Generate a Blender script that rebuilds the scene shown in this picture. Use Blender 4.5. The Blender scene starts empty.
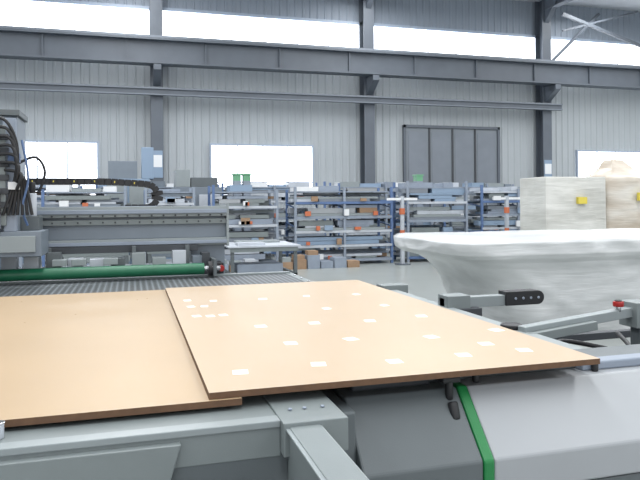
import bpy, math, random
from mathutils import Vector, Matrix, noise
random.seed(7)
S=bpy.context.scene
S.view_settings.view_transform='Standard'
S.view_settings.look='None'
S.view_settings.exposure=0.1

# ---------------------------------------------------------------- materials
def srgb(r,g,b):
    def c(v):
        v/=255.0
        return v/12.92 if v<=0.04045 else ((v+0.055)/1.055)**2.4
    return (c(r),c(g),c(b),1)
def mat(name,col,rough=0.5,metal=0.0,nscale=0,namt=0.0,bump=0.0,bscale=50,emit=0,stretch=None,spec=0.5):
    m=bpy.data.materials.new(name); m.use_nodes=True
    nt=m.node_tree; b=nt.nodes['Principled BSDF']
    c=srgb(*col)
    b.inputs['Base Color'].default_value=c
    b.inputs['Roughness'].default_value=rough
    b.inputs['Metallic'].default_value=metal
    b.inputs['Specular IOR Level'].default_value=spec
    if emit:
        b.inputs['Emission Color'].default_value=c
        b.inputs['Emission Strength'].default_value=emit
    tc=nt.nodes.new('ShaderNodeTexCoord')
    src=tc.outputs['Object']
    if stretch:
        mp=nt.nodes.new('ShaderNodeMapping'); mp.inputs['Scale'].default_value=stretch
        nt.links.new(src,mp.inputs['Vector']); src=mp.outputs['Vector']
    if namt>0:
        n=nt.nodes.new('ShaderNodeTexNoise'); n.inputs['Scale'].default_value=nscale; n.inputs['Detail'].default_value=6
        nt.links.new(src,n.inputs['Vector'])
        mr=nt.nodes.new('ShaderNodeMapRange'); mr.inputs['From Min'].default_value=0.25; mr.inputs['From Max'].default_value=0.75
        mr.inputs['To Min'].default_value=1-namt; mr.inputs['To Max'].default_value=1+namt
        nt.links.new(n.outputs['Fac'],mr.inputs['Value'])
        mx=nt.nodes.new('ShaderNodeVectorMath'); mx.operation='SCALE'
        mx.inputs[0].default_value=c[:3]
        nt.links.new(mr.outputs['Result'],mx.inputs['Scale'])
        nt.links.new(mx.outputs['Vector'],b.inputs['Base Color'])
    if bump>0:
        n2=nt.nodes.new('ShaderNodeTexNoise'); n2.inputs['Scale'].default_value=bscale; n2.inputs['Detail'].default_value=4
        nt.links.new(src,n2.inputs['Vector'])
        bp=nt.nodes.new('ShaderNodeBump'); bp.inputs['Strength'].default_value=bump; bp.inputs['Distance'].default_value=0.02
        nt.links.new(n2.outputs['Fac'],bp.inputs['Height']); nt.links.new(bp.outputs['Normal'],b.inputs['Normal'])
    return m
M={}
M['wall']=mat('wall_sheet',(172,178,182),0.6,nscale=0.6,namt=0.05)
M['fascia']=mat('fascia_sheet',(138,147,158),0.6)
M['floor']=mat('floor_epoxy',(146,151,149),0.28,nscale=1.2,namt=0.08)
M['ceil']=mat('ceiling_sheet',(185,188,192),0.7,nscale=1,namt=0.05)
M['steel']=mat('steel_paint_dark',(92,99,108),0.5,nscale=2,namt=0.08)
M['steel2']=mat('steel_paint_mid',(120,127,136),0.5,nscale=2,namt=0.08)
M['glass']=mat('window_daylight',(242,247,255),0.4,emit=4.0)
M['frame']=mat('window_frame',(160,172,188),0.5)
M['doorp']=mat('door_panel',(122,129,136),0.5,nscale=1,namt=0.05)
M['dark']=mat('dark_gap',(62,66,71),0.6)
M['mgrey']=mat('machine_grey',(122,130,131),0.42,nscale=6,namt=0.05,bump=0.04,bscale=300)
M['mgrey2']=mat('machine_grey_dark',(92,99,102),0.42,nscale=6,namt=0.05,bump=0.04,bscale=300)
M['mgrey3']=mat('machine_grey_light',(140,148,150),0.40,nscale=6,namt=0.05)
M['blugrey']=mat('machine_blue_grey',(116,126,136),0.42,nscale=6,namt=0.05)
M['mwhite']=mat('machine_white',(156,160,164),0.38,nscale=3,namt=0.04)
M['green']=mat('green_paint',(28,120,64),0.35)
M['rgreen']=mat('roller_green',(26,100,70),0.4,nscale=10,namt=0.1)
M['black']=mat('black_rubber',(34,35,38),0.5)
M['chrome']=mat('bright_metal',(190,192,195),0.22,metal=0.9)
M['alu']=mat('aluminium',(184,190,198),0.4,metal=0.1,nscale=4,namt=0.12)
M['alu2']=mat('aluminium_dull',(138,148,162),0.5,metal=0.1,nscale=4,namt=0.12)
M['blue']=mat('rack_blue',(88,112,152),0.5)
M['blue2']=mat('cabinet_blue_grey',(132,152,174),0.5)
M['orange']=mat('rack_orange',(190,106,72),0.5)
M['brown']=mat('cardboard',(150,124,100),0.8,nscale=8,namt=0.12)
M['white']=mat('white_paint',(222,224,226),0.5)
M['lgreen']=mat('crate_green',(110,168,130),0.5)
M['yellow']=mat('yellow_label',(214,196,80),0.5)
M['red']=mat('red_plastic',(160,34,32),0.35)
M['edge']=mat('mdf_edge',(100,74,54),0.75,nscale=40,namt=0.2)
M['sticker']=mat('paper_label',(252,252,252),0.6)
M['speck']=mat('mdf_stain',(140,108,80),0.8)
M['mdf']=mat('mdf_top',(186,164,137),0.38,nscale=1.6,namt=0.05,bump=0.05,bscale=400)
M['mdf2']=mat('mdf_top_left',(174,150,119),0.42,nscale=1.6,namt=0.06,bump=0.05,bscale=400)

def perf():
    m=mat('perforated_bed',(70,74,76),0.5)
    nt=m.node_tree; b=nt.nodes['Principled BSDF']
    tc=nt.nodes.new('ShaderNodeTexCoord'); v=nt.nodes.new('ShaderNodeTexVoronoi'); v.inputs['Scale'].default_value=26; v.inputs['Randomness'].default_value=0
    nt.links.new(tc.outputs['Object'],v.inputs['Vector'])
    r=nt.nodes.new('ShaderNodeValToRGB'); r.color_ramp.elements[0].position=0.36; r.color_ramp.elements[0].color=srgb(40,42,45)
    r.color_ramp.elements[1].position=0.44; r.color_ramp.elements[1].color=srgb(112,118,122)
    nt.links.new(v.outputs['Distance'],r.inputs['Fac']); nt.links.new(r.outputs['Color'],b.inputs['Base Color'])
    return m
M['perf']=perf()

def film(name,c1,c2):
    # milky stretch film: soft cloudy overlap tone, fine pulled wrinkles in the bump only
    m=bpy.data.materials.new(name); m.use_nodes=True; nt=m.node_tree; b=nt.nodes['Principled BSDF']
    tc=nt.nodes.new('ShaderNodeTexCoord')
    def nz(rot,sc,det,dist):
        mp=nt.nodes.new('ShaderNodeMapping'); mp.inputs['Rotation'].default_value=rot; mp.inputs['Scale'].default_value=sc
        nt.links.new(tc.outputs['Object'],mp.inputs['Vector'])
        n=nt.nodes.new('ShaderNodeTexNoise'); n.inputs['Scale'].default_value=1.0; n.inputs['Detail'].default_value=det; n.inputs['Distortion'].default_value=dist
        nt.links.new(mp.outputs['Vector'],n.inputs['Vector']); return n
    a=nz((0.1,0.5,0.3),(0.8,0.8,2.2),3,0.3)
    r=nt.nodes.new('ShaderNodeValToRGB'); r.color_ramp.elements[0].position=0.36; r.color_ramp.elements[0].color=srgb(*c1)
    r.color_ramp.elements[1].position=0.60; r.color_ramp.elements[1].color=srgb(*c2)
    nt.links.new(a.outputs['Fac'],r.inputs['Fac']); nt.links.new(r.outputs['Color'],b.inputs['Base Color'])
    b.inputs['Roughness'].default_value=0.33
    b.inputs['Coat Weight'].default_value=0.15
    prev=None
    for rot,sc,ds in (((0.15,0.75,0.3),(1.4,1.4,9.0),0.022),((-0.3,-0.6,0.2),(1.3,1.3,10.0),0.018),((0.0,1.2,0.5),(1.5,1.5,12.0),0.012)):
        n2=nz(rot,sc,3,0.4)
        bp=nt.nodes.new('ShaderNodeBump'); bp.inputs['Strength'].default_value=0.6; bp.inputs['Distance'].default_value=ds
        nt.links.new(n2.outputs['Fac'],bp.inputs['Height'])
        if prev: nt.links.new(prev.outputs['Normal'],bp.inputs['Normal'])
        prev=bp
    nt.links.new(prev.outputs['Normal'],b.inputs['Normal'])
    return m
M['film']=film('stretch_film',(186,189,190),(214,216,217))
M['filmd']=film('stretch_film_thin',(184,184,178),(210,210,205))
M['filmb']=film('stretch_film_brown',(180,168,152),(210,206,198))

# ---------------------------------------------------------------- mesh builder
class MB:
    def __init__(s): s.v=[]; s.f=[]; s.mi=[]; s.ms=[]; s.sm=[]
    def m(s,k):
        if k not in s.ms: s.ms.append(k)
        return s.ms.index(k)
    def add(s,vs,fs,k,smooth=False):
        o=len(s.v); s.v+=[tuple(v) for v in vs]; i=s.m(k)
        for f in fs: s.f.append([a+o for a in f]); s.mi.append(i); s.sm.append(smooth)
    def box(s,x0,x1,y0,y1,z0,z1,k,rot=None,top=None):
        vs=[Vector((x,y,z)) for z in (z0,z1) for y in (y0,y1) for x in (x0,x1)]
        if rot:
            c=Vector(((x0+x1)/2,(y0+y1)/2,(z0+z1)/2)); R=Matrix.Rotation(rot[1],3,rot[0])
            vs=[R@(v-c)+c for v in vs]
        s.add(vs,[(0,2,3,1),(0,1,5,4),(1,3,7,5),(3,2,6,7),(2,0,4,6)],k)
        s.add(vs,[(4,5,7,6)],top or k)
    def cyl(s,p0,p1,r,k,n=16,r1=None):
        p0=Vector(p0);p1=Vector(p1);d=(p1-p0).normalized()
        a=d.orthogonal().normalized(); b=d.cross(a); r1=r if r1 is None else r1
        vs=[]
        for p,rr in((p0,r),(p1,r1)):
            for i in range(n):
                t=2*math.pi*i/n; vs.append(p+rr*(math.cos(t)*a+math.sin(t)*b))
        s.add(vs,[(i,(i+1)%n,n+(i+1)%n,n+i) for i in range(n)],k,True)
        s.add(vs,[tuple(range(n-1,-1,-1)),tuple(range(n,2*n))],k)
    def beam(s,p0,p1,w,h,k):
        p0=Vector(p0);p1=Vector(p1);d=(p1-p0).normalized()
        up=Vector((0,0,1)) if abs(d.z)<0.95 else Vector((0,1,0))
        a=d.cross(up).normalized(); b=a.cross(d)
        vs=[p+a*x*w/2+b*y*h/2 for p in(p0,p1) for x,y in((-1,-1),(1,-1),(1,1),(-1,1))]
        s.add(vs,[(0,1,2,3),(7,6,5,4),(0,4,5,1),(1,5,6,2),(2,6,7,3),(3,7,4,0)],k)
    def prism(s,pts,axis,a0,a1,k,ks=None):
        def P(p,a):
            return (a,p[0],p[1]) if axis=='x' else (p[0],a,p[1]) if axis=='y' else (p[0],p[1],a)
        n=len(pts); vs=[P(p,a0) for p in pts]+[P(p,a1) for p in pts]
        s.add(vs,[(i,(i+1)%n,n+(i+1)%n,n+i) for i in range(n)],k)
        s.add(vs,[tuple(range(n-1,-1,-1)),tuple(range(n,2*n))],ks or k)
    def tube(s,pts,r,k,n=8):
        P=[Vector(p) for p in pts]
        Q=[]
        for i in range(len(P)-1):
            a=P[max(i-1,0)];b=P[i];c=P[i+1];d=P[min(i+2,len(P)-1)]
            for j in range(6):
                t=j/6; Q.append(0.5*((2*b)+(c-a)*t+(2*a-5*b+4*c-d)*t*t+(3*b-a-3*c+d)*t**3))
        Q.append(P[-1]); vs=[]
        up=Vector((0.3,0.9,0.2)).normalized()
        for i,q in enumerate(Q):
            d=(Q[min(i+1,len(Q)-1)]-Q[max(i-1,0)]).normalized()
            a=d.cross(up).normalized(); b=a.cross(d)
            for j in range(n):
                t=2*math.pi*j/n; vs.append(q+r*(math.cos(t)*a+math.sin(t)*b))
        fs=[(i*n+j,i*n+(j+1)%n,(i+1)*n+(j+1)%n,(i+1)*n+j) for i in range(len(Q)-1) for j in range(n)]
        s.add(vs,fs,k,True)
    def obj(s,name,bevel=0,parent=None):
        me=bpy.data.meshes.new(name); me.from_pydata(s.v,[],s.f)
        for k in s.ms: me.materials.append(M[k])
        me.polygons.foreach_set('material_index',s.mi); me.polygons.foreach_set('use_smooth',s.sm)
        me.update()
        import bmesh
        bm=bmesh.new(); bm.from_mesh(me)
        if bevel: bmesh.ops.remove_doubles(bm,verts=bm.verts,dist=1e-5)
        bmesh.ops.recalc_face_normals(bm,faces=bm.faces); bm.to_mesh(me); bm.free()
        o=bpy.data.objects.new(name,me); S.collection.objects.link(o)
        if bevel:
            md=o.modifiers.new('b','BEVEL'); md.width=bevel; md.segments=2; md.limit_method='ANGLE'; md.angle_limit=0.7
        if parent: o.parent=parent
        return o

W=22.7; XL=-18; XR=31; YN=-9; ZR=9.6
# ---------------------------------------------------------------- shell
b=MB(); b.box(XL,XR,YN,W+0.3,-0.2,0,'floor'); b.obj('floor')
b=MB()
pts=[];x=XL
while x<XR:
    pts+=[(x,W),(x+0.17,W),(x+0.20,W-0.03),(x+0.25,W-0.03),(x+0.28,W)]; x+=0.28
def sheet(z0,z1,k,b):
    n=len(pts); vs=[(p[0],p[1],z0) for p in pts]+[(p[0],p[1],z1) for p in pts]
    b.add(vs,[(i,i+1,n+i+1,n+i) for i in range(n-1)],k)
sheet(0,8.15,'wall',b); sheet(8.15,ZR,'fascia',b)
b.box(XL,XR,W+0.01,W+0.2,0,ZR,'wall')
b.obj('wall_back')
b=MB(); b.box(XL-0.2,XL,YN,W+0.2,0,ZR,'wall'); b.obj('wall_left')
b=MB(); b.box(XR,XR+0.2,YN,W+0.2,0,ZR,'wall'); b.obj('wall_right')
b=MB(); b.box(XL-0.2,XR+0.2,YN,W+0.2,ZR,ZR+0.15,'ceil')
b.obj('ceiling')
colx=[-14.16,-6.66,0.84,8.34,15.84,23.34,30.6]
b=MB()
for z in (8.15,):
    b.box(XL,XR,W-0.1,W-0.04,z,z+0.10,'frame')
b.obj('trim_1')
wn=4
for i in range(len(colx)-1):
    x0=colx[i]+0.22; x1=colx[i+1]-0.22
    b=MB(); b.box(x0,x1,W-0.09,W-0.04,6.85,8.13,'glass')
    for k in range(1,6):
        xx=x0+(x1-x0)*k/6; b.box(xx-0.010,xx+0.010,W-0.11,W-0.08,6.85,8.13,'frame')
    b.box(x0,x1,W-0.12,W-0.04,6.78,6.85,'frame')
    b.obj('window_%d'%wn); wn+=1
for i,(x0,x1) in enumerate([(-4.72,-1.08),(2.68,6.28),(17.6,21.3),(-12.2,-8.6)]):
    z0,z1=1.75,3.60
    b=MB(); b.box(x0,x1,W-0.09,W-0.04,z0,z1,'glass')
    f=0.07
    b.box(x0-f,x1+f,W-0.13,W-0.04,z1,z1+f,'frame'); b.box(x0-f,x1+f,W-0.13,W-0.04,z0-f,z0,'frame')
    b.box(x0-f,x0,W-0.13,W-0.04,z0,z1,'frame'); b.box(x1,x1+f,W-0.13,W-0.04,z0,z1,'frame')
    for k in (1,2,3):
        xx=x0+(x1-x0)*k/4; b.box(xx-0.02,xx+0.02,W-0.11,W-0.08,z0,z1,'frame')
    b.box(x0,x1,W-0.11,W-0.08,z0+0.55,z0+0.59,'frame')
    b.obj('window_%d'%(i+1 if i<3 else wn))
# door
b=MB(); x0,x1=9.95,13.85
b.box(x0,x1,W-0.10,W-0.04,0,4.4,'doorp')
b.box(x0-0.10,x0,W-0.16,W-0.04,0,4.50,'steel'); b.box(x1,x1+0.10,W-0.16,W-0.04,0,4.50,'steel'); b.box(x0-0.10,x1+0.10,W-0.16,W-0.04,4.4,4.50,'steel')
for k in range(1,4):
    xx=x0+(x1-x0)*k/4; b.box(xx-0.035,xx+0.035,W-0.13,W-0.09,0,4.4,'dark')
for k in range(4):
    xx=x0+(x1-x0)*(k+.5)/4; b.box(xx-0.38,xx+0.38,W-0.115,W-0.09,0.3,4.25,'steel2')
b.obj('door_1')
b=MB(); b.box(8.9,9.2,W-0.25,W-0.04,1.0,1.6,'white'); b.obj('electrical_box')
for x in colx:
    b=MB(); w=0.20
    b.box(x-w,x+w,W-0.55,W-0.52,0,ZR,'steel'); b.box(x-w,x+w,W-0.10,W-0.07,0,ZR,'steel'); b.box(x-0.02,x+0.02,W-0.53,W-0.09,0,ZR,'steel')
    b.box(x-0.28,x+0.28,W-0.6,W-0.05,0,0.03,'steel')
    b.prism([(W-1.25,6.08),(W-0.5,6.08),(W-0.5,5.45),(W-1.25,5.9)],'x',x-0.12,x+0.12,'steel')
    b.prism([(W-0.52,9.55),(W-1.6,9.55),(W-0.52,8.6)],'x',x-0.1,x+0.1,'steel')
    b.obj('steel_column')
for x,z in((0.84,2.9),(15.84,2.75)):
    b=MB(); b.box(x-0.17,x+0.17,W-0.575,W-0.55,z-0.45,z+0.45,'blue2'); b.box(x-0.15,x+0.15,W-0.58,W-0.57,z-0.1,z+0.3,'white'); b.obj('wall_notice_board')
b=MB(); y0=W-1.25;y1=W-0.75; ym=(y0+y1)/2
b.box(XL,XR,y0,y1,6.10,6.16,'steel'); b.box(XL,XR,y0,y1,6.86,6.93,'steel'); b.box(XL,XR,ym-0.03,ym+0.03,6.16,6.86,'steel')
b.box(XL,XR,ym-0.05,ym+0.05,6.93,7.05,'steel2')
x=XL+0.4
while x<XR: b.box(x-0.02,x+0.02,ym-0.12,y1-0.02,6.16,6.86,'steel'); x+=2.5
b.obj('crane_runway_beam')
b=MB(); yb=W-0.62
b.box(XL,16.4,yb-0.08,yb+0.05,5.16,5.42,'steel'); b.box(XL,16.4,yb-0.14,yb-0.08,5.36,5.42,'steel2'); b.box(XL,16.4,yb-0.14,yb-0.08,5.16,5.2,'steel2')
b.obj('steel_girt_beam')
for x in colx:
    b=MB(); b.box(x-0.14,x+0.14,YN,W-0.5,9.1,9.14,'steel'); b.box(x-0.02,x+0.02,YN,W-0.5,9.14,9.56,'steel'); b.box(x-0.14,x+0.14,YN,W-0.5,9.56,9.6,'steel'); b.obj('roof_rafter')
b=MB()
for xa,xb in((15.84,23.34),):
    b.beam((xa,W-0.75,7.0),(xa+2.3,W-0.75,9.1),0.1,0.1,'steel')
    b.beam((xa+0.1,W-1.4,8.75),(xb,W-1.4,6.7),0.09,0.12,'steel')
    b.beam((xa+0.1,W-1.4,8.1),(xa+3.6,W-1.4,9.1),0.07,0.07,'steel')
b.obj('roof_brace')

# ---------------------------------------------------------------- storage racks
def rack(x0,x1,y0,y1,h,levels,seed,fill=1.0):
    random.seed(seed); b=MB()
    n=max(1,round((x1-x0)/1.3))
    for i in range(n+1):
        x=x0+(x1-x0)*i/n
        for y in(y0,y1):
            b.box(x-0.03,x+0.03,y-0.03,y+0.03,0,h+random.choice([0,.05,.1]),'blue' if i%2==0 and random.random()<.6 else 'alu2')
        for z in [h*0.25,h*0.5,h*0.75]:
            b.beam((x,y0,z),(x,y1,z+0.1),0.03,0.03,'blue')
    for l in range(levels):
        z=0.12+l*(h-0.1)/levels
        b.box(x0,x1,y0-0.04,y0+0.02,z-0.04,z+0.021,random.choice(['blue','alu','alu','alu2']))
        b.box(x0,x1,y1-0.02,y1+0.04,z-0.05,z+0.03,'blue2')
        b.box(x0+.002,x1-.002,y0+.001,y1,z,z+0.02,'alu2')
        gap=(h-0.1)/levels-0.12
        yy=y0+0.05
        for row in range(3):
            zz=z+0.025; top=z+0.03+gap*random.uniform(.4,.95)*fill
            while zz<top:
                t=random.choice([0.05,0.07,0.1,0.14]); 
                if zz+t>z+gap+0.06: break
                a=x0+random.uniform(-0.15,0.4)*min(1,(x1-x0)/2); e=x1-random.uniform(-0.15,0.6)*min(1,(x1-x0)/2)
                if random.random()<.4:
                    m_=(a+e)/2+random.uniform(-.4,.4)
                    b.box(a,m_-0.06,yy,yy+0.22,zz,zz+t*.9,random.choice(['alu','alu2','mgrey','mwhite','blugrey','steel2']))
                    b.box(m_+0.06,e,yy,yy+0.22,zz,zz+t*.9,random.choice(['alu','alu2','mgrey','brown','steel2','blue2']))
                else:
                    b.box(a,e,yy+random.uniform(-.05,.03),yy+0.22,zz,zz+t*.9,random.choice(['alu','alu','alu2','mgrey','mgrey3','blugrey','steel2','blue2']))
                zz+=t
            yy+=0.3
        for k in range(random.randint(0,3)):
            xx=random.uniform(x0+.1,x1-.4)
            b.box(xx,xx+random.uniform(.08,.22),y0-0.10,y0-0.042,z+0.03,z+random.uniform(.1,.2),random.choice(['orange','white','brown','white','blue2','orange']))
    b.box(x0+.01,x1-.01,y0+.04,y1-.04,h-.09,h-.06,'alu2')
    xx=x0+.05
    while xx<x1-.3:
        wd=random.uniform(.2,.8); wd=min(wd,x1-xx-.05)
        if random.random()<.75:
            b.box(xx,xx+wd-.05,y0+random.uniform(.06,.2),y1-.15,h-.055,h+random.uniform(.0,.12),random.choice(['alu','mgrey3','blue2','blugrey','white','mwhite','alu2']))
        xx+=wd
    b.obj('storage_rack')
xs=[-6.5,-4.2,-2.0,0.2,1.75,3.75,6.75,8.9,11.6]
for i in range(len(xs)-1):
    rack(xs[i]+0.12,xs[i+1]-0.34,15.5,16.4,random.choice([1.9,1.95,2.0]),5 if i%2 else 4,20+i)
xs=[-8,-4.5,-1,2.4,5.9,9.4,12.9,16]
for i in range(len(xs)-1):
    rack(xs[i]+0.10,xs[i+1]-0.35,18.6,19.5,2.1,4,60+i)
def carton_pile(x,y,seed,n=6):
    random.seed(seed); b=MB()
    for k in range(n):
        xx=x+k*0.33; h=random.uniform(.12,.34)
        b.box(xx,xx+.3,y,y+.4,0,h,random.choice(['brown','brown','white','alu2','brown']))
        if random.random()<.5: b.box(xx+.03,xx+.27,y+.05,y+.35,h,h+.1,random.choice(['brown','alu','mgrey3']))
    b.obj('carton_pile')
carton_pile(3.3,14.7,3,6); carton_pile(7.5,14.7,5,3); carton_pile(1.8,14.7,8,3)
b=MB(); b.box(-0.6,0.45,17.0,17.8,0,2.2,'blue2'); b.box(-0.55,0.15,17.05,17.7,2.2,2.65,'blugrey'); b.box(0.25,0.55,17.0,17.7,2.2,3.0,'blue2'); b.box(-0.58,-0.1,16.97,17.0,0.2,2.1,'mgrey3'); b.box(-0.05,0.43,16.97,17.0,0.2,2.1,'mgrey3'); b.obj('tool_cabinet',0.01)
b=MB(); b.box(1.0,2.3,17.2,18.0,0,2.0,'blugrey'); b.box(1.1,1.48,17.2,17.9,2.0,2.45,'mgrey3'); b.box(1.5,2.2,17.25,17.9,2.0,2.25,'mgrey2'); b.box(1.05,1.6,17.16,17.2,.2,1.8,'alu'); b.box(1.7,2.25,17.16,17.2,.2,1.8,'alu'); b.obj('parts_cabinet',0.01)
for x in (2.75,3.02,8.3):
    b=MB(); b.box(x,x+0.2,18.05,18.3,0,2.2,'alu2'); b.box(x,x+0.2,18.05,18.3,2.2,2.36,'lgreen'); b.box(x-.02,x+.22,18.03,18.32,2.36,2.4,'lgreen'); b.obj('green_crate')
for x,y in((6.45,14.9),(9.4,14.9)):
    b=MB(); b.box(x-.04,x+.04,y-.04,y+.04,0,1.7,'alu'); b.box(x-.15,x+.15,y-.15,y+.15,0,.03,'steel'); b.cyl((x,y,1.25),(x,y,1.40),.07,'orange'); b.cyl((x,y,.75),(x,y,.86),.06,'orange'); b.box(x-.4,x+.4,y-.03,y+.03,1.6,1.66,'white'); b.obj('machine_post')
def table(x0,x1,y0,y1,h,k='white'):
    b=MB(); b.box(x0,x1,y0,y1,h-.03,h,k); b.box(x0+.05,x1-.05,y0+.03,y0+.08,h-.11,h-.03,'mgrey')
    for x in(x0+.06,x1-.12):
        for y in(y0+.05,y1-.1): b.box(x,x+.06,y,y+.06,0,h-.03,'mgrey2')
        b.box(x,x+.06,y0+.05,y1-.05,.2,.25,'mgrey2')
    b.box(x0+.06,x1-.06,y0+.4,y0+.45,.2,.25,'mgrey2')
    b.box(x0+.2,x0+.7,y0+.1,y0+.5,h,h+.05,'alu'); b.box(x0+.3,x1-.2,y1-.5,y1-.1,h,h+.04,'mgrey3')
    b.box(x0+.2,x1-.3,y0+.2,y0+.7,.25,.42,'alu2')
    b.obj('work_table')
table(1.65,3.0,11.6,13.0,.77,'alu'); table(0.2,1.5,11.4,12.9,.8,'mwhite'); table(-1.3,0.0,11.2,12.6,.8,'mwhite')

# ---------------------------------------------------------------- shrink wrapped machines
def wrapped(name,rings,k,seed,amp=0.03,expo=3.5,n=200,sub=8,extra=None,smooth=True):
    b=MB(); R=[]
    for i in range(len(rings)-1):
        for j in range(sub):
            t=j/sub; R.append([rings[i][q]*(1-t)+rings[i+1][q]*t for q in range(5)])
    R.append(list(rings[-1]))
    vs=[]
    for z,cx,cy,rx,ry in R:
        for j in range(n):
            a=2*math.pi*j/n+math.pi/4; c,s_=math.cos(a),math.sin(a)
            q=(abs(c)**expo+abs(s_)**expo)**(-1/expo)
            x=cx+rx*c*q; y=cy+ry*s_*q
            v=Vector((x,y,z))
            nz=noise.noise(Vector((x*.8+seed,y*.8,z*1.0)))*amp*1.2
            nz+=(.5-abs(noise.noise(Vector((x*1.8+z*3.2+seed,y*1.8,z*.8))))*2)*amp*.8
            nz+=(.5-abs(noise.noise(Vector((x*3.5-z*5,y*3.5,z*1.5+seed))))*2)*amp*.5
            d=Vector((c,s_,0.1))
            v=v+d*nz if z>0.02 else v
            if z>0.02: v.z+=noise.noise(Vector((x*1.3,y*1.3,seed)))*amp*.4
            vs.append(v)
    m=len(R)
    fs=[(i*n+j,i*n+(j+1)%n,(i+1)*n+(j+1)%n,(i+1)*n+j) for i in range(m-1) for j in range(n)]
    vs+= [Vector((R[0][1],R[0][2],R[0][0])),Vector((R[-1][1],R[-1][2],R[-1][0]+amp*.1))]
    fs+=[((j+1)%n,j,m*n) for j in range(n)]+[((m-1)*n+j,(m-1)*n+(j+1)%n,m*n+1) for j in range(n)]
    b.add(vs,fs,k,smooth)
    if extra: extra(b)
    return b.obj(name)
wrapped('shrink_wrapped_machine',[
 (0.0,5.50,7.1,1.42,.90),(0.3,5.50,7.1,1.52,.94),(0.57,5.50,7.1,1.66,.98),(0.78,5.50,7.1,1.82,1.02),(0.86,5.50,7.1,1.96,1.06),(0.91,5.50,7.1,2.16,1.12),(0.95,5.50,7.1,2.22,1.15),(1.08,5.50,7.1,2.23,1.16),(1.105,5.50,7.1,2.20,1.14),(1.11,5.50,7.1,1.8,.9),(1.11,5.50,7.1,0.8,.4)],'film',3,0.035,6)
def tagB(b):
    b.box(7.48,7.66,9.60,9.66,1.48,1.60,'yellow')
wrapped('shrink_wrapped_crate',[(0,7.48,10.05,.62,.39),(.3,7.48,10.05,.62,.39),(1.1,7.48,10.05,.62,.39),(1.94,7.48,10.05,.62,.39),(1.955,7.48,10.05,.612,.382),(1.96,7.48,10.05,.3,.2),(1.96,7.48,10.05,.1,.1)],'filmd',9,0.010,80,extra=tagB,smooth=False)
def tagC(b):
    b.box(8.95,9.17,9.80,9.86,1.53,1.68,'yellow')
wrapped('shrink_wrapped_crate',[(0,9.3,10.5,.98,.6),(.8,9.3,10.5,.98,.6),(1.35,9.3,10.5,.98,.6),(1.95,9.3,10.5,.98,.6),(1.98,9.27,10.5,.95,.57),(2.0,9.1,10.5,.50,.38),(2.15,9.02,10.5,.26,.22),(2.32,8.97,10.5,.14,.12)],'filmb',15,0.02,24,extra=tagC)
wrapped('shrink_wrapped_crate',[(0,10.3,12.4,1.7,.6),(1.0,10.3,12.4,1.7,.6),(2.04,10.3,12.4,1.7,.6),(2.05,10.3,12.4,1.68,.58),(2.06,10.3,12.4,.5,.2)],'film',25,0.015,60,smooth=False)

# ---------------------------------------------------------------- MDF boards
def board(name,x0,x1,y0,y1,z0,z1,k,st=(),sp=()):
    b=MB(); b.box(x0,x1,y0,y1,z0,z1,'edge',top=k)
    for x,y,w,h,a in st: b.box(x-w/2,x+w/2,y-h/2,y+h/2,z1,z1+.0006,'sticker',rot=('Z',a))
    for x,y,r in sp: b.cyl((x,y,z1),(x,y,z1+.0005),r,'speck',10)
    return b.obj(name)
st=[]
random.seed(4)
for x,y in [(.31,1.94),(.56,1.96),(.80,1.92),(1.05,1.93),(1.28,1.93),(.55,2.29),(.78,2.29),(1.08,2.23),(1.38,2.27),(1.21,2.06),(.51,2.65),(.74,2.65),(.98,2.62),(1.24,2.66),(.67,3.42)]:
    st.append((x,y,.046,.050,random.uniform(-.25,.25)))
for x,y in [(.28,2.99),(.34,2.97),(.40,2.98),(.28,3.28),(.345,3.27),(.41,3.44),(.28,3.5),(.9,3.0),(1.2,3.0),(1.2,3.42),(.92,3.45)]:
    st.append((x,y,.036,.045,random.uniform(-.2,.2)))
board('mdf_board',.195,1.440,1.75,4.08,.982,1.0,'mdf',st)
sp=[(random.uniform(-.9,.15),random.uniform(1.8,4.1),random.uniform(.003,.006)) for _ in range(9)]
board('mdf_board',-.943,.282,1.74,4.15,.963,.981,'mdf2',(),sp)

# ---------------------------------------------------------------- router table (bed + near frame)
b=MB()
b.box(-1.7,1.16,4.18,4.98,.86,.962,'mgrey2',top='perf')
b.box(-1.7,.50,1.86,4.18,.86,.9625,'mgrey2')
b.box(-1.7,1.2,4.98,5.05,.84,.975,'mgrey')
b.box(1.16,1.22,3.2,5.05,.80,.965,'mgrey')
b.box(.50,.55,2.2,4.18,.82,.95,'mgrey')
b.box(-1.7,.36,1.62,1.86,.86,.95,'mgrey')
b.box(-1.7,.36,1.615,1.66,.935,.953,'mgrey3')
b.box(-1.7,.38,1.622,1.66,.55,.93,'mgrey2')
b.prism([(-1.7,.925),(.11,.925),(.02,.62),(-1.7,.62)],'y',1.595,1.622,'mgrey')
b.box(.36,.53,1.58,1.86,.87,.955,'mgrey')
b.box(.375,.455,.95,1.60,.80,.945,'mgrey'); b.box(.365,.460,.95,1.60,.936,.942,'mgrey3')
b.box(.10,.375,1.0,1.6,.66,.70,'mgrey2')
for x in(-1.6,-.2,.42):
    b.box(x-.06,x+.06,1.66,1.80,0,.86,'mgrey2'); b.box(x-.06,x+.06,4.75,4.9,0,.86,'mgrey2')
b.box(1.08,1.2,4.75,4.9,0,.86,'mgrey2'); b.box(.38,.46,1.0,1.1,0,.8,'mgrey2')
for x in (.40,.44,.49): b.cyl((x,1.68,.955),(x,1.68,.961),.006,'alu2',10)
b.cyl((-.31,1.70,.95),(-.31,1.70,.985),.014,'alu'); b.cyl((-.31,1.70,.985),(-.31,1.70,.99),.016,'chrome')
for i in range(8): b.cyl((1.19,3.4+i*.2,.965),(1.19,3.4+i*.2,.972),.01,'chrome',8)
b.obj('cnc_router_table',.003)

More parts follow.
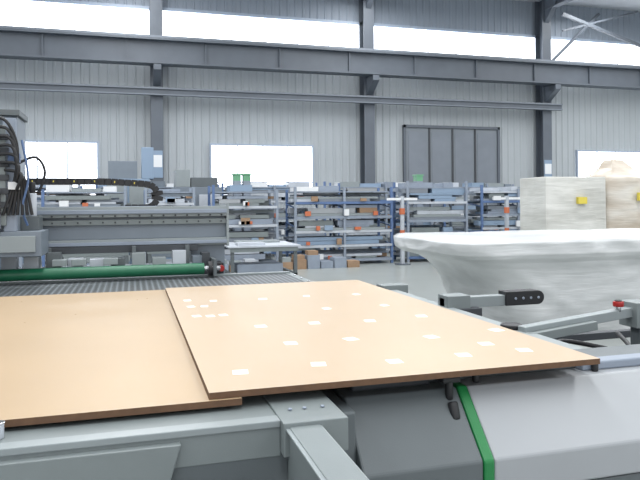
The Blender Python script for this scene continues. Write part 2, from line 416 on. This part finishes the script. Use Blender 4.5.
# ---------------------------------------------------------------- gantry
G=bpy.data.objects.new('cnc_gantry',None); S.collection.objects.link(G)
b=MB(); x0,x1=-2.6,.73
b.box(x0,x1,5.26,5.6,1.2,1.5,'blugrey')
b.box(x0,x1,5.20,5.27,1.42,1.5,'mgrey3'); b.box(x0,x1,5.22,5.27,1.36,1.40,'mgrey')
b.box(x0,x1,5.18,5.22,1.445,1.475,'alu2')
b.box(x0,x1,5.21,5.27,1.19,1.25,'mgrey3'); b.box(x0,x1,5.18,5.22,1.205,1.23,'alu2')
b.box(x0,x1,5.245,5.27,1.25,1.36,'blugrey')
x=x0+.05
while x<x1:
    b.cyl((x,5.2,1.43),(x,5.19,1.43),.008,'dark',8); b.cyl((x,5.22,1.38),(x,5.21,1.38),.007,'dark',8); x+=.09
b.box(x1,x1+.02,5.2,5.62,1.18,1.52,'mgrey3')
b.obj('beam',.003,G)
b=MB()
b.box(.45,.72,5.25,5.6,.1,1.19,'blugrey'); b.box(.40,.78,5.1,5.75,0,.12,'mgrey2'); b.box(-2.6,-2.3,5.25,5.6,0,1.19,'blugrey')
b.box(.60,.68,5.02,5.24,.98,1.06,'black'); b.cyl((.66,5.0,1.02),(.66,5.05,1.02),.025,'red')
b.box(.52,.58,5.06,5.20,.97,1.14,'dark')
b.obj('legs',.004,G)
b=MB()
random.seed(12)
for i in range(14):
    x=-1.5+i*.15; b.box(x,x+.10,5.08,5.22,1.05,1.0+.07+random.uniform(.04,.10),random.choice(['mgrey3','alu','mgrey2','blugrey']))
b.box(-2.4,.5,5.12,5.2,1.03,1.06,'alu'); b.box(-2.4,.5,5.18,5.22,1.15,1.2,'dark')
for x in(-1.2,-.6,.0,.4): b.box(x,x+.03,5.12,5.2,1.05,1.2,'mgrey2')
for x in(-.55,-.42,-.2): b.box(x,x+.1,5.0,5.1,1.075,1.12,'mgrey3')
b.obj('suction_hoods',.003,G)
b=MB()
b.box(-1.6,-.585,4.72,5.12,1.17,1.34,'blugrey'); b.box(-1.5,-.62,4.70,4.73,1.20,1.31,'mgrey3')
b.box(-1.5,-.74,4.8,5.15,1.34,2.12,'blugrey'); b.box(-1.15,-.80,4.72,4.80,1.38,2.05,'mgrey')
b.box(-.82,-.74,4.74,4.8,1.34,2.1,'alu2'); b.box(-1.5,-.72,4.76,5.15,2.12,2.16,'mgrey2')
for i in range(6): b.box(-1.05,-.78,4.71,4.73,1.5+i*.09,1.54+i*.09,'dark')
b.cyl((-.95,4.85,1.17),(-.95,4.85,1.04),.06,'alu'); b.cyl((-.95,4.85,1.1),(-.95,4.85,1.0),.03,'chrome')
for x in (-.86,-1.3): b.cyl((x,4.69,1.36),(x,4.69,1.62),.035,'chrome')
b.box(-.74,-.62,4.9,5.1,1.34,1.44,'mgrey2')
b.cyl((-.67,4.95,1.44),(-.67,4.95,1.60),.03,'alu'); b.cyl((-.67,4.95,1.6),(-.67,4.95,1.68),.022,'black')
b.obj('spindle_head',.004,G)
b=MB()
for i in range(7):
    dx=i*.03
    b.tube([(-.98+dx,4.70,2.05-i*.05),(-.80+dx*.6,4.62,2.08-i*.06),(-.72,4.64,1.92-i*.05),(-.74+dx*.3,4.7,1.7),(-.82+dx,4.72,1.45)],.011,'black')
b.tube([(-.7,4.72,1.95),(-.66,4.70,1.7),(-.7,4.72,1.5),(-.68,4.8,1.38)],.008,'blue')
b.tube([(-.62,4.9,1.60),(-.58,4.9,1.75),(-.64,4.9,1.85),(-.76,4.88,1.8)],.01,'black')
b.box(-.78,-.71,4.68,4.73,1.80,1.86,'blue'); b.box(-.78,-.71,4.68,4.73,1.62,1.67,'white')
b.obj('cables',0,G)
b=MB(); path=[(-.75+ i*.05,5.42,1.70-0.0010*max(0,i-10)**1.5) for i in range(18)]
cx=.10; z0=path[-1][2]; rr=.095
path+=[(cx+.01+rr*math.sin(a),5.42,z0-rr+rr*math.cos(a)) for a in [math.pi*i/8 for i in range(1,9)]]
path+=[(cx-i*.05,5.42,z0-2*rr) for i in range(1,4)]
for i in range(len(path)-1):
    p=Vector(path[i]);q=Vector(path[i+1]); d=(q-p)*.04
    b.beam(p+d,q-d,.09,.05,'black'); b.beam(p-d,q+d,.06,.035,'dark')
    if i<17 and i%3==0: b.beam(p+d*10+Vector((0,-.046,0)),p+d*14+Vector((0,-.046,0)),.004,.014,'yellow')
b.box(-.75,.2,5.36,5.48,1.5,1.505,'alu2')
b.obj('cable_chain',0,G)
b=MB(); b.cyl((-2.2,4.93,1.03),(.52,4.93,1.03),.042,'rgreen',24); b.cyl((.52,4.93,1.03),(.64,4.93,1.03),.02,'chrome'); b.cyl((.55,4.93,1.03),(.58,4.93,1.03),.055,'black',20)
b.box(.585,.61,4.88,5.2,.976,1.10,'mgrey2'); b.box(-2.25,-2.2,4.88,5.2,.976,1.10,'mgrey2')
b.obj('roller',0,G)

# ---------------------------------------------------------------- unloading conveyor, right foreground
U=bpy.data.objects.new('unloading_conveyor',None); S.collection.objects.link(U)
b=MB()
prof=[(1.82,.93),(1.66,.76),(1.66,.10),(2.12,.10),(2.12,.93)]
b.prism(prof,'x',.60,.965,'mgrey2'); b.prism([(p[0]-.004 if p[0]<2 else p[0],p[1]+(.004 if p[1]>.9 else 0)) for p in prof],'x',.966,1.0,'green'); 
b.prism([(1.82,.93),(1.66,.76),(1.66,.66),(2.12,.66),(2.12,.93)],'x',1.001,3.6,'mwhite'); b.prism([(1.67,.655),(1.67,.1),(2.12,.1),(2.12,.655)],'x',1.001,3.6,'mgrey2')
b.box(.72,3.6,1.9,2.05,.93,.958,'mgrey2'); b.box(1.46,3.6,1.86,1.92,.93,.960,'alu2')
b.box(.64,.90,1.87,2.0,.93,.96,'dark')
b.box(.64,3.5,1.7,2.05,0,.10,'dark')
b.box(.56,.60,1.72,2.12,.0,.92,'mgrey2')
b.cyl((.93,1.80,.975),(.93,1.80,.90),.012,'black'); b.cyl((.93,1.78,.90),(.93,1.76,.85),.016,'black'); b.box(.90,.96,1.78,1.86,.955,.975,'black')
for x in (1.05,1.5,2.0): b.cyl((x,1.85,.93),(x,1.85,.975),.012,'black')
b.obj('cabinet',.006,U)
b=MB()
b.box(1.62,1.70,2.12,4.15,.86,.93,'mgrey3'); b.box(1.63,1.69,2.12,4.1,.80,.86,'dark')
b.box(1.50,1.58,2.12,4.1,.84,.91,'mgrey2')
for y in(2.3,3.0,3.9): b.box(1.45,1.70,y,y+.06,.80,.85,'dark'); 
b.box(1.61,1.70,2.2,2.3,0,.82,'mgrey2'); b.box(1.61,1.70,3.95,4.05,0,.82,'mgrey2')
b.box(1.25,1.62,3.95,4.0,.86,.94,'mgrey2'); b.box(1.25,1.62,2.9,2.95,.86,.94,'mgrey2')
b.box(1.60,1.78,4.02,4.15,.90,.96,'mgrey')
b.cyl((1.66,2.6,.93),(1.66,2.6,.95),.05,'black')
b.obj('side_rail',.004,U)
def rbar(b,x0,x1,y,z,h,d,k):
    n=10; pts=[(x0,z-h/2),(x1-h/2,z-h/2)]
    for i in range(n+1):
        a=-math.pi/2+math.pi*i/n; pts.append((x1-h/2+h/2*math.cos(a),z+h/2*math.sin(a)))
    pts.append((x0,z+h/2)); b.prism(pts,'y',y,y+d,k)
b=MB(); dz=.022
b.box(1.66,2.2,3.26,3.32,.895+dz,.955+dz,'mgrey3'); rbar(b,2.04,2.29,3.245,.935+dz,.08,.085,'black')
for x in(2.10,2.15,2.20,2.25): b.cyl((x,3.246,.935+dz),(x,3.24,.935+dz),.008,'alu2',12)
b.box(1.66,1.86,3.2,3.34,.86,.90+dz,'dark'); b.box(1.66,1.80,3.22,3.34,.90,.97+dz,'mgrey')
b.obj('folding_arm_far',.003,U)
b=MB()
b.beam((1.66,2.52,.93),(2.35,2.60,.975),.05,.045,'mgrey3')
b.beam((1.66,2.47,.91),(2.05,2.52,.935),.03,.04,'mgrey')
b.cyl((2.22,2.57,.98),(2.22,2.57,1.01),.012,'chrome'); b.cyl((2.22,2.57,1.005),(2.22,2.57,1.03),.025,'red',18); b.cyl((2.22,2.57,1.03),(2.22,2.57,1.036),.018,'black',18)
b.box(2.30,2.42,2.54,2.66,.90,1.02,'mgrey'); b.box(2.34,2.40,2.57,2.63,0,.90,'mgrey2')
b.obj('folding_arm_near',.003,U)
b=MB()
b.box(1.75,1.83,2.14,3.2,.74,.80,'mgrey2'); b.box(2.9,2.98,2.14,3.2,.74,.80,'mgrey2')
b.box(1.83,2.9,2.2,3.1,.50,.66,'mgrey2',top='dark')  # added tray, its dark colour stands in for shade between the bars
for y in(2.2,2.7,3.1): b.box(1.75,2.95,y,y+.05,.72,.76,'dark')
for x in(1.76,2.91):
    for y in(2.14,3.1): b.box(x,x+.06,y,y+.06,0,.74,'mgrey2')
b.box(1.75,2.95,2.13,2.18,.80,.84,'mgrey')
b.tube([(1.8,2.5,.8),(2.0,2.7,.83),(2.3,2.6,.78),(2.5,2.9,.8)],.012,'black')
b.obj('roller_frame',.003,U)

# ---------------------------------------------------------------- lights
w=bpy.data.worlds.new('w'); S.world=w; w.use_nodes=True
w.node_tree.nodes['Background'].inputs[0].default_value=(0.95,0.97,1.0,1); w.node_tree.nodes['Background'].inputs[1].default_value=1.25
def area(x,y,z,sx,sy,p,col=(1,1,1),rot=(0,0,0)):
    l=bpy.data.lights.new('overhead_fill_lamp','AREA'); l.shape='RECTANGLE'; l.size=sx; l.size_y=sy; l.energy=p; l.color=col  # unseen fill lamps added below the closed ceiling to brighten the hall
    o=bpy.data.objects.new('overhead_fill_lamp',l); o.location=(x,y,z); o.rotation_euler=rot; S.collection.objects.link(o)
for x in (-8,0,8,17,26):
    area(x,8,9.0,1.6,27,1400,(0.98,0.99,1))

# ---------------------------------------------------------------- camera
cam=bpy.data.cameras.new('cam'); co=bpy.data.objects.new('camera',cam); S.collection.objects.link(co)
cam.sensor_width=36; cam.lens=649/640*36; cam.shift_y=-35/640; cam.clip_start=0.05; cam.clip_end=200
R=Matrix.Rotation(math.radians(-16.2),4,'Z')@Matrix.Rotation(math.radians(90),4,'X')@Matrix.Rotation(-0.0086,4,'Z')
co.matrix_world=Matrix.Translation((0,0,1.5))@R
S.camera=co
